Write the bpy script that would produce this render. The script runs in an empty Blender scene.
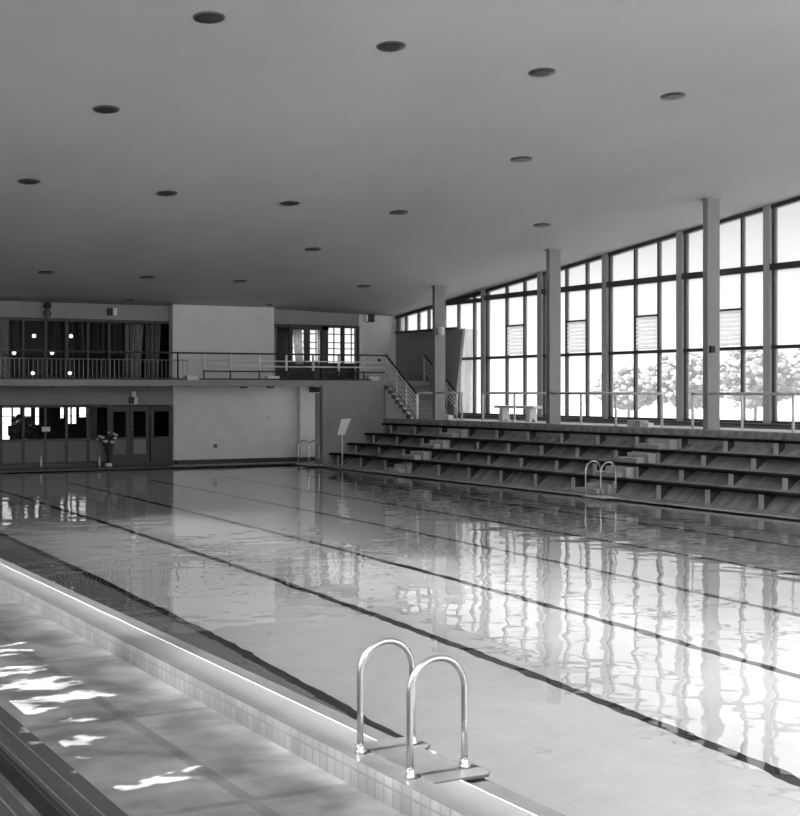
import bpy, bmesh, math, random
from mathutils import Vector, Matrix
random.seed(7)
S = bpy.context.scene
COL = S.collection
# ---------------------------------------------------------------- camera
cam = bpy.data.cameras.new('camera')
cam.sensor_fit = 'HORIZONTAL'; cam.sensor_width = 36.0
cam.lens = 1380.0 / 800.0 * 36.0
cam.shift_y = -17.8 / 800.0
cam.clip_start = 0.05; cam.clip_end = 600
camo = bpy.data.objects.new('camera', cam); COL.objects.link(camo)
camo.location = (0, 0, 2.6)
camo.rotation_euler = (math.pi / 2, 0, -math.radians(29.097))
S.camera = camo
# ---------------------------------------------------------------- world, sun, daylight
SKY = 1.4          # strength of the overcast sky
SPREAD = 13
LEFT = 56.0
BACK = 3.4           # fill light at an end window added behind the camera         # daylight entering by the left-hand windows (W per m2 scale)
SUN = 14.0
S.view_settings.view_transform = 'Standard'
S.view_settings.look = 'None'
S.view_settings.gamma = 1.0
S.view_settings.use_curve_mapping = False
S.view_settings.exposure = 0.56
S.cycles.use_denoising = True
S.cycles.max_bounces = 12
S.cycles.transmission_bounces = 8
S.cycles.transparent_max_bounces = 16
S.cycles.diffuse_bounces = 5
S.cycles.caustics_reflective = True
S.cycles.caustics_refractive = True
S.cycles.blur_glossy = 0.5
S.cycles.sample_clamp_indirect = 30.0
w = bpy.data.worlds.new('sky'); S.world = w; w.use_nodes = True
nt = w.node_tree; nt.nodes.clear()
out = nt.nodes.new('ShaderNodeOutputWorld'); bg = nt.nodes.new('ShaderNodeBackground')
tc = nt.nodes.new('ShaderNodeTexCoord'); sx = nt.nodes.new('ShaderNodeSeparateXYZ'); cr = nt.nodes.new('ShaderNodeValToRGB')
nt.links.new(tc.outputs['Generated'], sx.inputs[0]); nt.links.new(sx.outputs['Z'], cr.inputs[0])
nt.links.new(cr.outputs[0], bg.inputs[0]); nt.links.new(bg.outputs[0], out.inputs[0])
e = cr.color_ramp.elements
e[0].position = 0.0; e[0].color = (.8, .8, .8, 1)
e[1].position = 1.0; e[1].color = (2.7, 2.7, 2.7, 1)
x = e.new(.05); x.color = (.52, .52, .52, 1)
x = e.new(.12); x.color = (.36, .36, .36, 1)
x = e.new(.40); x.color = (1, 1, 1, 1)
bg.inputs[1].default_value = SKY

ZL = 5.6
WY = [(-5.5, 2.4), (3.6, 11.9), (12.3, 20.6), (21.8, 29.7), (30.9, 38.8)]   # left windows, y ranges
ELEV = math.radians(36)
for i, (a, b) in enumerate(WY):     # hazy daylight coming down through the high left windows
    zt = min(6.75, 5.42 + .0965 * (47 - b) - .4)
    L = bpy.data.lights.new('daylight_left', 'AREA'); L.shape = 'RECTANGLE'
    hh = (zt - ZL) * math.cos(ELEV) + .3
    L.size = hh; L.size_y = (b - a); L.spread = math.radians(SPREAD)
    L.energy = LEFT * hh * (b - a)
    o = bpy.data.objects.new('daylight_left', L); COL.objects.link(o)
    o.location = (-2.8 - 3 * math.cos(ELEV), (a + b) / 2, (zt + ZL) / 2 + 3 * math.sin(ELEV))
    o.rotation_euler = (0, ELEV - math.radians(90), 0)
L = bpy.data.lights.new('fill_end', 'AREA'); L.shape = 'RECTANGLE'; L.size = 24; L.size_y = 6; L.energy = BACK * 24 * 6 * 3.14
o = bpy.data.objects.new('fill_end', L); COL.objects.link(o); o.location = (12, -8.3, 6.2); o.rotation_euler = (math.radians(90), 0, 0)  # added fill, brightens the hall from behind the camera
sl = bpy.data.lights.new('sun', 'SUN'); sl.energy = SUN; sl.angle = math.radians(.12)
so = bpy.data.objects.new('sun', sl); COL.objects.link(so)
sd = Vector((math.cos(math.radians(30)), 0.10, -math.sin(math.radians(30))))   # travelling direction
so.rotation_euler = sd.to_track_quat('-Z', 'Y').to_euler(); so.location = (-14, 10, 12)

# ---------------------------------------------------------------- helpers
MATS = {}
def mat(name, v, rough=.6, noise=0, nscale=3.0, bump=0, bscale=30, metal=0, spec=.5, stretch=(1, 1, 1), ntree=None):
    if name in MATS: return MATS[name]
    m = bpy.data.materials.new(name); m.use_nodes = True; n = m.node_tree; b = n.nodes['Principled BSDF']
    b.inputs['Base Color'].default_value = (v, v, v, 1); b.inputs['Roughness'].default_value = rough
    b.inputs['Metallic'].default_value = metal; b.inputs['Specular IOR Level'].default_value = spec
    if noise or bump:
        t = n.nodes.new('ShaderNodeTexCoord'); mp = n.nodes.new('ShaderNodeMapping'); mp.inputs['Scale'].default_value = stretch
        n.links.new(t.outputs['Object'], mp.inputs[0])
    if noise:
        nz = n.nodes.new('ShaderNodeTexNoise'); nz.inputs['Scale'].default_value = nscale; nz.inputs['Detail'].default_value = 6; nz.inputs['Roughness'].default_value = .6
        n.links.new(mp.outputs[0], nz.inputs['Vector'])
        mr = n.nodes.new('ShaderNodeMapRange'); mr.inputs['From Min'].default_value = .3; mr.inputs['From Max'].default_value = .7
        mr.inputs['To Min'].default_value = v * (1 - noise); mr.inputs['To Max'].default_value = min(1, v * (1 + noise))
        n.links.new(nz.outputs[0], mr.inputs[0]); cb = n.nodes.new('ShaderNodeCombineColor')
        for k in range(3): n.links.new(mr.outputs[0], cb.inputs[k])
        n.links.new(cb.outputs[0], b.inputs['Base Color'])
    if bump:
        nb = n.nodes.new('ShaderNodeTexNoise'); nb.inputs['Scale'].default_value = bscale; nb.inputs['Detail'].default_value = 4
        n.links.new(mp.outputs[0], nb.inputs['Vector'])
        bp = n.nodes.new('ShaderNodeBump'); bp.inputs['Strength'].default_value = bump; bp.inputs['Distance'].default_value = .02
        n.links.new(nb.outputs[0], bp.inputs['Height']); n.links.new(bp.outputs[0], b.inputs['Normal'])
    MATS[name] = m
    return m
def tilemat(name, v, mortar, tw, th, rough, axes='XY', var=.15, ms=.08, noise=.15, off=(0, 0)):
    m = bpy.data.materials.new(name); m.use_nodes = True; n = m.node_tree; b = n.nodes['Principled BSDF']
    t = n.nodes.new('ShaderNodeTexCoord'); s = n.nodes.new('ShaderNodeSeparateXYZ'); c = n.nodes.new('ShaderNodeCombineXYZ')
    n.links.new(t.outputs['Object'], s.inputs[0]); n.links.new(s.outputs[axes[0]], c.inputs['X']); n.links.new(s.outputs[axes[1]], c.inputs['Y'])
    br = n.nodes.new('ShaderNodeTexBrick'); br.offset = 0
    br.inputs['Color1'].default_value = (v, v, v, 1); vv = v * (1 - var); br.inputs['Color2'].default_value = (vv, vv, vv, 1)
    br.inputs['Mortar'].default_value = (mortar, mortar, mortar, 1); br.inputs['Scale'].default_value = 1
    br.inputs['Brick Width'].default_value = tw; br.inputs['Row Height'].default_value = th; br.inputs['Mortar Size'].default_value = ms * min(tw, th)
    va = n.nodes.new('ShaderNodeVectorMath'); va.operation = 'ADD'; va.inputs[1].default_value = (off[0], off[1], 0)
    n.links.new(c.outputs[0], va.inputs[0]); n.links.new(va.outputs[0], br.inputs['Vector'])
    nz = n.nodes.new('ShaderNodeTexNoise'); nz.inputs['Scale'].default_value = 2.5; nz.inputs['Detail'].default_value = 6
    n.links.new(t.outputs['Object'], nz.inputs['Vector'])
    mr = n.nodes.new('ShaderNodeMapRange'); mr.inputs['From Min'].default_value = .35; mr.inputs['From Max'].default_value = .65
    mr.inputs['To Min'].default_value = 1 - noise; mr.inputs['To Max'].default_value = 1
    n.links.new(nz.outputs[0], mr.inputs[0])
    mx = n.nodes.new('ShaderNodeMix'); mx.data_type = 'RGBA'; mx.blend_type = 'MULTIPLY'; mx.inputs[0].default_value = 1
    n.links.new(br.outputs[0], mx.inputs[6]); n.links.new(mr.outputs[0], mx.inputs[7])
    n.links.new(mx.outputs[2], b.inputs['Base Color']); b.inputs['Roughness'].default_value = rough
    return m
def emit(name, v, s=1):
    m = bpy.data.materials.new(name); m.use_nodes = True; b = m.node_tree.nodes['Principled BSDF']
    b.inputs['Base Color'].default_value = (v, v, v, 1)
    b.inputs['Emission Color'].default_value = (1, 1, 1, 1); b.inputs['Emission Strength'].default_value = s
    return m
def glassmat(name, tint, haze=0, hazecol=.8, rough=0.0, ior=1.45):
    m = bpy.data.materials.new(name); m.use_nodes = True; n = m.node_tree; n.nodes.clear()
    o = n.nodes.new('ShaderNodeOutputMaterial'); t = n.nodes.new('ShaderNodeBsdfTransparent'); t.inputs[0].default_value = (tint, tint, tint, 1)
    g = n.nodes.new('ShaderNodeBsdfGlossy'); g.inputs['Roughness'].default_value = rough; g.inputs[0].default_value = (1, 1, 1, 1)
    f = n.nodes.new('ShaderNodeFresnel'); f.inputs[0].default_value = ior
    mx = n.nodes.new('ShaderNodeMixShader'); n.links.new(f.outputs[0], mx.inputs[0])
    src = t
    if haze:
        tr = n.nodes.new('ShaderNodeBsdfTranslucent'); tr.inputs[0].default_value = (hazecol,) * 3 + (1,)
        nz = n.nodes.new('ShaderNodeTexNoise'); nz.inputs['Scale'].default_value = 1.3; nz.inputs['Detail'].default_value = 5
        tcn = n.nodes.new('ShaderNodeTexCoord'); n.links.new(tcn.outputs['Object'], nz.inputs['Vector'])
        mr = n.nodes.new('ShaderNodeMapRange'); mr.inputs['To Min'].default_value = haze * .7; mr.inputs['To Max'].default_value = haze * 1.3
        n.links.new(nz.outputs[0], mr.inputs[0])
        h = n.nodes.new('ShaderNodeMixShader'); n.links.new(mr.outputs[0], h.inputs[0])
        n.links.new(t.outputs[0], h.inputs[1]); n.links.new(tr.outputs[0], h.inputs[2]); src = h
    n.links.new(src.outputs[0], mx.inputs[1]); n.links.new(g.outputs[0], mx.inputs[2]); n.links.new(mx.outputs[0], o.inputs[0])
    return m

def T(m=None): return m if m is not None else Matrix.Identity(4)
def box(bm, x0, x1, y0, y1, z0, z1, mi=0, M=None):
    vs = [bm.verts.new(T(M) @ Vector(p)) for p in ((x0,y0,z0),(x1,y0,z0),(x1,y1,z0),(x0,y1,z0),(x0,y0,z1),(x1,y0,z1),(x1,y1,z1),(x0,y1,z1))]
    for f in ((0,3,2,1),(4,5,6,7),(0,1,5,4),(1,2,6,5),(2,3,7,6),(3,0,4,7)):
        bm.faces.new([vs[i] for i in f]).material_index = mi
def prism(bm, pts, axis, a, b, mi=0):
    """polygon pts in the plane normal to axis, extruded from a to b"""
    def P(p, t):
        return Vector((t, p[0], p[1])) if axis == 'X' else Vector((p[0], t, p[1])) if axis == 'Y' else Vector((p[0], p[1], t))
    A = [bm.verts.new(P(p, a)) for p in pts]; B = [bm.verts.new(P(p, b)) for p in pts]; n = len(pts)
    bm.faces.new(A).material_index = mi; bm.faces.new(B[::-1]).material_index = mi
    for i in range(n): bm.faces.new([A[(i+1) % n], A[i], B[i], B[(i+1) % n]]).material_index = mi
def tube(bm, pts, r, seg=10, cap=True, mi=0):
    pts = [Vector(p) for p in pts]; rings = []
    t0 = (pts[1] - pts[0]).normalized(); up = Vector((0, 0, 1)) if abs(t0.z) < .9 else Vector((1, 0, 0))
    nrm = t0.cross(up).normalized()
    for i, p in enumerate(pts):
        t = (pts[min(i+1, len(pts)-1)] - pts[max(i-1, 0)]).normalized()
        nrm = (nrm - t * nrm.dot(t)).normalized(); bn = t.cross(nrm)
        rr = r[i] if isinstance(r, (list, tuple)) else r
        rings.append([bm.verts.new(p + (nrm * math.cos(2*math.pi*k/seg) + bn * math.sin(2*math.pi*k/seg)) * rr) for k in range(seg)])
    for a, b in zip(rings, rings[1:]):
        for k in range(seg):
            f = bm.faces.new([a[k], a[(k+1) % seg], b[(k+1) % seg], b[k]]); f.smooth = True; f.material_index = mi
    if cap:
        bm.faces.new(rings[0][::-1]); bm.faces.new(rings[-1])
def lathe(bm, prof, c, seg=24, M=None, mi=0):
    rings = []
    for r, z in prof:
        rings.append([bm.verts.new(T(M) @ (Vector((r*math.cos(2*math.pi*k/seg), r*math.sin(2*math.pi*k/seg), z))) + Vector(c)) for k in range(seg)])
    for a, b in zip(rings, rings[1:]):
        for k in range(seg):
            f = bm.faces.new([a[k], a[(k+1) % seg], b[(k+1) % seg], b[k]]); f.smooth = True; f.material_index = mi
    bm.faces.new(rings[0][::-1]).material_index = mi; bm.faces.new(rings[-1]).material_index = mi
def ball(bm, c, r, sz=1, sub=2):
    bmesh.ops.create_icosphere(bm, subdivisions=sub, radius=r, matrix=Matrix.Translation(c) @ Matrix.Diagonal((1, 1, sz, 1)))
    for f in bm.faces: f.smooth = True
def obj(name, bm, mats, parent=None, bevel=0):
    bmesh.ops.recalc_face_normals(bm, faces=bm.faces)
    me = bpy.data.meshes.new(name); bm.to_mesh(me); bm.free()
    for m in (mats if isinstance(mats, (list, tuple)) else [mats]): me.materials.append(m)
    o = bpy.data.objects.new(name, me); COL.objects.link(o)
    if parent is not None:
        o.parent = parent; o.matrix_parent_inverse = Matrix.Translation(parent.location).inverted() if parent.type == 'EMPTY' else Matrix.Identity(4)
    if bevel:
        b = o.modifiers.new('bevel', 'BEVEL'); b.width = bevel; b.segments = 2; b.limit_method = 'ANGLE'
    return o
def pane(name, pts, d, m, parent):
    """single sheet of glass facing direction d"""
    me = bpy.data.meshes.new(name); P = [Vector(p) for p in pts]
    if (P[1] - P[0]).cross(P[2] - P[1]).dot(Vector(d)) < 0: P = P[::-1]
    me.from_pydata(P, [], [list(range(len(P)))]); me.materials.append(m)
    o = bpy.data.objects.new(name, me); COL.objects.link(o); o.parent = parent; o['kind'] = 'structure'
    return o
def tag(o, label=None, cat=None, group=None):
    if label: o['label'] = label
    if cat: o['category'] = cat
    if group: o['group'] = group
    return o
def thing(name, label, cat, loc=(0, 0, 0), group=None):
    o = bpy.data.objects.new(name, None); COL.objects.link(o); o.location = loc; o.empty_display_size = .2
    return tag(o, label, cat, group)
def struct(name, bm, m, parent=None):
    o = obj(name, bm, m, parent); o['kind'] = 'structure'; return o
def bxo(name, m, parent, *b, bevel=0):
    bm = bmesh.new(); box(bm, *b); return obj(name, bm, m, parent, bevel)
def clone(root, loc, label=None, group=None):
    r = root.copy(); COL.objects.link(r); r.location = loc
    if label: r['label'] = label
    if group: r['group'] = group
    for ch in list(root.children):
        c = ch.copy(); COL.objects.link(c); c.parent = r
        for g in list(ch.children):
            d = g.copy(); COL.objects.link(d); d.parent = c
    return r
def B(): return bmesh.new()

# ---------------------------------------------------------------- materials
m_wall = mat('white_plaster', .88, .8, .05, 1.5, .15, 60)
m_wall_light = mat('light_plaster', .86, .8, .04, 1.5)
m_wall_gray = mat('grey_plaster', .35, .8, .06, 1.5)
m_ceil = mat('ceiling_plaster', .55, .85, .06, .35, .2, 4, stretch=(1, .5, 1))
m_conc = mat('concrete', .52, .7, .25, 2.5, .3, 25)
m_conc_l = mat('pale_concrete', .46, .75, .2, 3, .2, 25)
m_column = mat('column_paint', .30, .6, .05, 2)
m_frame_d = mat('dark_steel_frame', .06, .5)
m_frame_g = mat('grey_frame', .17, .5)
m_pier = mat('grey_pier', .50, .6, .05, 3)
m_black = mat('black_paint', .02, .5)
m_dark = mat('dark_metal', .04, .4)
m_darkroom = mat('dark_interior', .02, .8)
m_white = mat('white_paint', .85, .4)
m_bench = mat('dark_stained_wood', .02, .9, .3, 6, .2, 30, spec=.1, stretch=(1, .15, 1))
m_panelwood = mat('grey_worn_boards', .50, .7, .5, 1.6, .3, 20, stretch=(.35, 2.0, .35))
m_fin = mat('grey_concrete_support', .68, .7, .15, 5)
m_finshade = mat('shaded_support_side', .07, .8)
m_chrome = mat('steel_tube', .62, .22, metal=1)
m_ringdark = mat('lamp_interior', .03, .35)
m_trimring = mat('lamp_ring', .10, .4, metal=0)
m_panelgrey = mat('grey_infill_panel', .20, .6, .08, 4)
m_curtain = mat('pale_curtain', .6, .9, .1, 4)
m_leaf = mat('dark_leaves', .05, .7, .4, 5)
m_tree = mat('hazy_foliage', .13, .9, .2, .8)
m_skin = mat('skin', .35, .6)
m_cloth = mat('dark_clothes', .02, .9)
m_petal = mat('white_petals', .8, .6)
m_globe = emit('lit_globe', .8, 1.3)
m_gravel = mat('outside_ground', .35, .9, .1, .5)
m_glass = glassmat('clear_glass', .9, ior=1.2)
m_glass_r = glassmat('frosted_glass', .95, .2, .9)
trans = bpy.data.materials.new('thin_curtain'); trans.use_nodes = True
n = trans.node_tree; n.nodes.clear(); oo = n.nodes.new('ShaderNodeOutputMaterial'); a1 = n.nodes.new('ShaderNodeBsdfTranslucent'); a2 = n.nodes.new('ShaderNodeBsdfDiffuse'); mm = n.nodes.new('ShaderNodeMixShader')
a1.inputs[0].default_value = (.95, .95, .95, 1); a2.inputs[0].default_value = (.7, .7, .7, 1); mm.inputs[0].default_value = .25
n.links.new(a1.outputs[0], mm.inputs[1]); n.links.new(a2.outputs[0], mm.inputs[2]); n.links.new(mm.outputs[0], oo.inputs[0])
m_louvre = trans

# ---------------------------------------------------------------- room shell
def ceilz(X, Y): return 5.42 + .0965 * (47 - Y) + .13 * min(1, max(0, (25.9 - X) / 5)) 
bm = B(); nx, ny = 30, 28; grid = []
for i in range(nx + 1):
    X = -3 + (26.3 + 3) * i / nx
    grid.append([bm.verts.new((X, -8.2 + (47.4 + 8.2) * j / ny, ceilz(X, -8.2 + (47.4 + 8.2) * j / ny))) for j in range(ny + 1)])
for i in range(nx):
    for j in range(ny):
        f = bm.faces.new([grid[i][j], grid[i+1][j], grid[i+1][j+1], grid[i][j+1]]); f.smooth = True
c = struct('ceiling', bm, m_ceil)
md = c.modifiers.new('thick', 'SOLIDIFY'); md.thickness = .25; md.offset = 1
me = c.data
if me.polygons[0].normal.z < 0: pass
md.offset = -1 if me.polygons[0].normal.z < 0 else 1

PX0, PX1, PY0, PY1 = 4.47, 20.72, -7.5, 44.6
ZW, ZF = -.06, -3.26
# pool basin floor with dark lane lines
m_tile = tilemat('white_pool_tile', .82, .76, .15, .15, .5, 'XY', .05, .06, .06)
m_tilewall = tilemat('pool_wall_tile', .62, .5, .15, .15, .5, 'YZ', .05, .06, .06)
m_line = mat('dark_line_tile', .02, .5)
LX = [6.75, 9.33, 11.93, 14.58, 17.20, 19.85]
bm = B(); xs = [PX0]
for X in LX: xs += [X - .08, X + .08]
xs.append(PX1)
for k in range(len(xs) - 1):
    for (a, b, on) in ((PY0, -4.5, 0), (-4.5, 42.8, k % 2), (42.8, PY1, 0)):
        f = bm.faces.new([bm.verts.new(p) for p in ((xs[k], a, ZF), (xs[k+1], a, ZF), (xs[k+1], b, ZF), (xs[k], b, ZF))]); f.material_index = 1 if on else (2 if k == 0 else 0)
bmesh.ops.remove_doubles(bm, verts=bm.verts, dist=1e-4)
struct('floor_pool', bm, [m_tile, m_line, tilemat('shaded_pool_tile', .30, .24, .15, .15, .5, 'XY', .05, .06, .1)])  # margin tile is darkened to carry the near wall's shade
bm = B(); box(bm, PX0 - .3, PX0, PY0, PY1, ZF, .262)
struct('wall_pool_near', bm, m_tilewall)
bm = B(); box(bm, PX1, PX1 + .3, PY0, PY1, ZF, -.001)
struct('wall_pool_right', bm, m_tilewall)
bm = B(); box(bm, PX0 - .3, PX1 + .3, PY1, PY1 + .3, ZF, -.001)
box(bm, PX0 - .3, PX1 + .3, PY0 - .3, PY0, ZF, -.001)
struct('wall_pool_ends', bm, m_tilewall)
# water
m = bpy.data.materials.new('pool_water'); m.use_nodes = True; n = m.node_tree; n.nodes.clear()
o_ = n.nodes.new('ShaderNodeOutputMaterial'); g_ = n.nodes.new('ShaderNodeBsdfGlass'); g_.inputs['Roughness'].default_value = 0; g_.inputs['IOR'].default_value = 1.333
g_.inputs['Color'].default_value = (1, 1, 1, 1)
t_ = n.nodes.new('ShaderNodeTexCoord')
def noise_h(scale, st, det, rot=0):
    mp = n.nodes.new('ShaderNodeMapping'); mp.inputs['Scale'].default_value = st; mp.inputs['Rotation'].default_value = (0, 0, rot)
    nz = n.nodes.new('ShaderNodeTexNoise'); nz.inputs['Scale'].default_value = scale; nz.inputs['Detail'].default_value = det; nz.inputs['Roughness'].default_value = .45
    n.links.new(t_.outputs['Object'], mp.inputs[0]); n.links.new(mp.outputs[0], nz.inputs['Vector']); return nz
n1 = noise_h(1.1, (1, 1, 1), 1.5, .3); n2 = noise_h(3.2, (1, 1, 1), 1, -.5)
ma = n.nodes.new('ShaderNodeMath'); ma.operation = 'MULTIPLY_ADD'; ma.inputs[1].default_value = .23
n.links.new(n2.outputs[0], ma.inputs[0]); n.links.new(n1.outputs[0], ma.inputs[2])
bp = n.nodes.new('ShaderNodeBump'); bp.inputs['Strength'].default_value = 1; bp.inputs['Distance'].default_value = .010
n.links.new(ma.outputs[0], bp.inputs['Height']); n.links.new(bp.outputs[0], g_.inputs['Normal']); n.links.new(g_.outputs[0], o_.inputs[0])
bm = B(); bm.faces.new([bm.verts.new(p) for p in ((PX0, PY0, ZW), (PX1, PY0, ZW), (PX1, PY1, ZW), (PX0, PY1, ZW))])
wo = obj('pool_water', bm, m); wo['kind'] = 'structure'

# decks
m_deck = tilemat('near_deck_slabs', .50, .34, 1.4, 2.4, .4, 'XY', .12, .035, .55, (-3.25, -10.1))
bm = B(); box(bm, -2.6, 3.95, -8, 46.7, -.1, .13)
struct('floor_near_deck', bm, m_deck)
m_kerbface = tilemat('kerb_face_tile', .29, .18, .11, .24, .4, 'YZ', .25, .08, .35)
m_kerbtop = tilemat('kerb_top_tile', .17, .14, .05, .05, .3, 'XY', .08, .08, .25)
m_kerblite = tilemat('gutter_tile', .18, .14, .05, .05, .35, 'XY', .05, .1, .1)
m_lip = tilemat('dark_lip_tile', .10, .075, .05, .05, .3, 'XY', .1, .1, .2)
bm = B(); box(bm, 3.93, 4.27, PY0, PY1, -.1, .30)
for f in bm.faces:
    c = f.calc_center_median()
    f.material_index = 0 if c.z < .29 else 1
# split the kerb top: darker wet front band, pale gutter band
bm2 = B()
box(bm2, 3.93, 4.08, PY0, PY1, -.1, .30); 
for f in bm2.faces: f.material_index = 1 if f.calc_center_median().z > .29 else 0
k0 = len(bm2.faces); box(bm2, 4.08, 4.27, PY0, PY1, -.1, .30, 2); bm.free()
struct('trim_kerb', bm2, [m_kerbface, m_kerbtop, m_kerblite])
bm = B(); box(bm, 4.264, 4.274, PY0, PY1, .28, .303)
struct('trim_kerb_edge', bm, m_wall_gray)
bm = B(); box(bm, 4.27, 4.47, PY0, PY1, -.2, .27); struct('trim_lip', bm, m_lip)
m_deckd = mat('wet_dark_deck', .14, .25, .3, 3)
bm = B(); box(bm, PX1, 21.45, PY0, 44.6, -.25, 0); struct('floor_right_deck', bm, m_deckd)
bm = B(); box(bm, 3.95, 23.2, 44.6, 46.75, -.25, 0); struct('floor_far_deck', bm, m_deckd)
bm = B()
box(bm, 20.70, 20.76, PY0, PY1, -.03, .012); box(bm, 20.98, 21.04, PY0, 43.55, 0, .03)
struct('trim_pool_edge_right', bm, m_conc_l)
bm = B(); box(bm, 4.47, 20.7, 44.58, 44.66, -.03, .012); struct('trim_pool_edge_far', bm, m_dark)

# gallery along the window wall
GX = 23.62
bm = B(); box(bm, GX, 25.9, -8, 43.6, 1.42, 1.6); box(bm, 24.2, 25.9, -8, 43.6, -.2, 1.42)
struct('floor_gallery', bm, m_conc_l)
bm = B(); box(bm, GX - .05, GX + .16, -8, 43.58, 1.43, 1.59); struct('trim_gallery_kerb', bm, mat('stained_concrete', .36, .8, .5, 5, .3, 20))
bm = B(); box(bm, GX - .05, GX + .14, -8, 41.5, 1.59, 1.612); struct('trim_gallery_edge', bm, m_conc_l)

# walls
bm = B()
box(bm, 25.7, 26.1, -8, 43.1, 1.6, 1.74)
box(bm, 25.8, 26.1, 42.1, 47.3, 1.6, 4.83)
struct('wall_right', bm, m_wall_gray)
bm = B(); box(bm, 25.6, 25.75, -8, 42.1, 1.68, 1.72); struct('trim_window_ledge', bm, m_frame_d)
bm = B()   # far wall : pieces around the glazing
FY0, FY1 = 46.7, 47.1
box(bm, -3, 10.0, FY0, FY1, 0, 6.2)
box(bm, 10.0, 16.78, FY0, FY1, -.1, .06)
box(bm, 16.78, 22.2, FY0, FY1, 0, 2.94); box(bm, 22.2, 23.0, FY0, FY1, 2.5, 2.94); box(bm, 23.0, 26.1, FY0, FY1, 0, 2.94)
box(bm, 24.2, 26.1, FY0, FY1, 2.94, 6.2); box(bm, 16.78, 20.6, FY0, FY1, 2.94, 6.2)
struct('wall_far', bm, m_wall)
bm = B(); box(bm, 10.0, 16.78, FY0, FY1, 2.08, 2.94); box(bm, 10.0, 16.78, FY0, FY1, 5.02, 6.2); box(bm, 20.6, 24.2, FY0, FY1, 5.0, 6.2)
struct('wall_far_upper', bm, m_wall_gray)
bm = B(); box(bm, 16.62, 20.5, 46.3, 46.7, 2.94, 5.62); struct('wall_far_upper_block', bm, m_wall_light)
bm = B(); box(bm, 16.8, 21.6, 46.66, 46.7, 0, 2.74); struct('wall_far_lower_block', bm, m_wall)
bm = B(); box(bm, 21.6, 22.2, 46.4, 46.7, 0, 2.74); struct('wall_far_pillar', bm, m_wall_light)
bm = B(); box(bm, 16.8, 22.2, 46.36, 46.66, 0, .12); box(bm, 10.0, 16.8, 46.55, 46.72, 0, .1); struct('baseboard_far', bm, m_dark)
bm = B(); box(bm, -3, 26.3, -8.4, -8, -.2, 3.2); box(bm, -3, 26.3, -8.4, -8, 9.2, 11.5); box(bm, -3, 0, -8.4, -8, 3.2, 9.2); box(bm, 24, 26.3, -8.4, -8, 3.2, 9.2)
struct('wall_back', bm, m_wall)
bm = B()
for q in range(17): box(bm, q * 1.5 - .03, q * 1.5 + .03, -8.25, -8.15, 3.2, 9.2)
for z in (3.2, 5.2, 7.2, 9.12): box(bm, 0, 24, -8.25, -8.15, z, z + .08)
struct('window_30', bm, m_frame_d)  # unseen end window, added for the fill light
bm = B()
box(bm, -3, -2.6, -8.2, 47, -.2, 2.8)
for i, (a, b) in enumerate(WY):
    box(bm, -3, -2.6, a, b, ceilz(0, b) - .5, 11.3); box(bm, -3, -2.6, a, b, 4.2 if i in (1, 2) else 2.8, ZL)  # low slots added to pass the sun flecks
edges = [-8.2] + [v for p in WY for v in p] + [47]
for k in range(0, len(edges), 2): box(bm, -3, -2.6, edges[k], edges[k+1], 2.8, 11.3)
struct('wall_left', bm, m_wall)
# wall below the balcony beside the grandstand, balcony slab
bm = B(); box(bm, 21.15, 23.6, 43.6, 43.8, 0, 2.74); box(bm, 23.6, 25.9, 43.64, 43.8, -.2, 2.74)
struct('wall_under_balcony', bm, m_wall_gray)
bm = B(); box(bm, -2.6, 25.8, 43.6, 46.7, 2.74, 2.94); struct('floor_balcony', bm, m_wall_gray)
# door in the recess
bm = B(); box(bm, 22.2, 23.0, 46.95, 47.0, 0, 2.5)
d = struct('door_1', bm, m_frame_g)
bm = B(); box(bm, 22.42, 22.46, 46.9, 46.96, 1.0, 1.1); obj('door_handle', bm, m_chrome, d)

# outside ground
bm = B(); box(bm, 26.3, 160, -60, 160, .2, .4); struct('ground_outside', bm, m_gravel)

# ---------------------------------------------------------------- window wall (right)
def zc(Y): return ceilz(25.85, Y)
def winbay(k, P):
    """bay from pier P towards -Y"""
    a = P - 3.42 + .1; b = P - .1
    mull = [P - .17, P - 1.37, P - 2.44, a + .02]
    bm = B()
    for y in (P - .19, P - 1.37, P - 2.44, a + .04):
        wd = .035
        prism(bm, [(y - wd, 1.74), (y + wd, 1.74), (y + wd, zc(y + wd) - .02), (y - wd, zc(y - wd) - .02)], 'X', 25.78, 25.9)
    box(bm, 25.77, 25.91, a, b, 1.72, 1.80)
    box(bm, 25.77, 25.91, a, b, 3.67, 3.76)
    box(bm, 25.72, 25.91, a, b, 5.70, 5.87)
    prism(bm, [(a, zc(a) - .10), (b, zc(b) - .10), (b, zc(b) + .02), (a, zc(a) + .02)], 'X', 25.76, 25.92)
    box(bm, 25.78, 25.9, P - 2.44, P - 1.37, 4.74, 4.79)
    wnd = struct('window_%d' % k, bm, m_frame_d)
    pane('window_pane', [(25.85, y, z) for y, z in [(a, 1.76), (b, 1.76), (b, zc(b) - .1), (a, zc(a) - .1)]], (-1, 0, 0), m_glass_r, wnd)
    bm = B()
    for q in range(8):
        z = 3.80 + q * .12
        prism(bm, [(25.80, z), (25.81, z), (25.838, z + .10), (25.828, z + .10)], 'Y', P - 2.40, P - 1.41)
    struct('window_louvre', bm, m_louvre, wnd)
k = 1; P = 40.35
piers = []
while P > -4:
    piers.append(P)
    if k < 14: winbay(k, P)
    k += 1; P -= 3.42
bm = B()
for P in piers:
    prism(bm, [(P - .12, 1.6), (P + .12, 1.6), (P + .12, zc(P) + .02), (P - .12, zc(P) + .02)], 'X', 25.72, 25.95)
struct('trim_piers', bm, m_pier)
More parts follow.
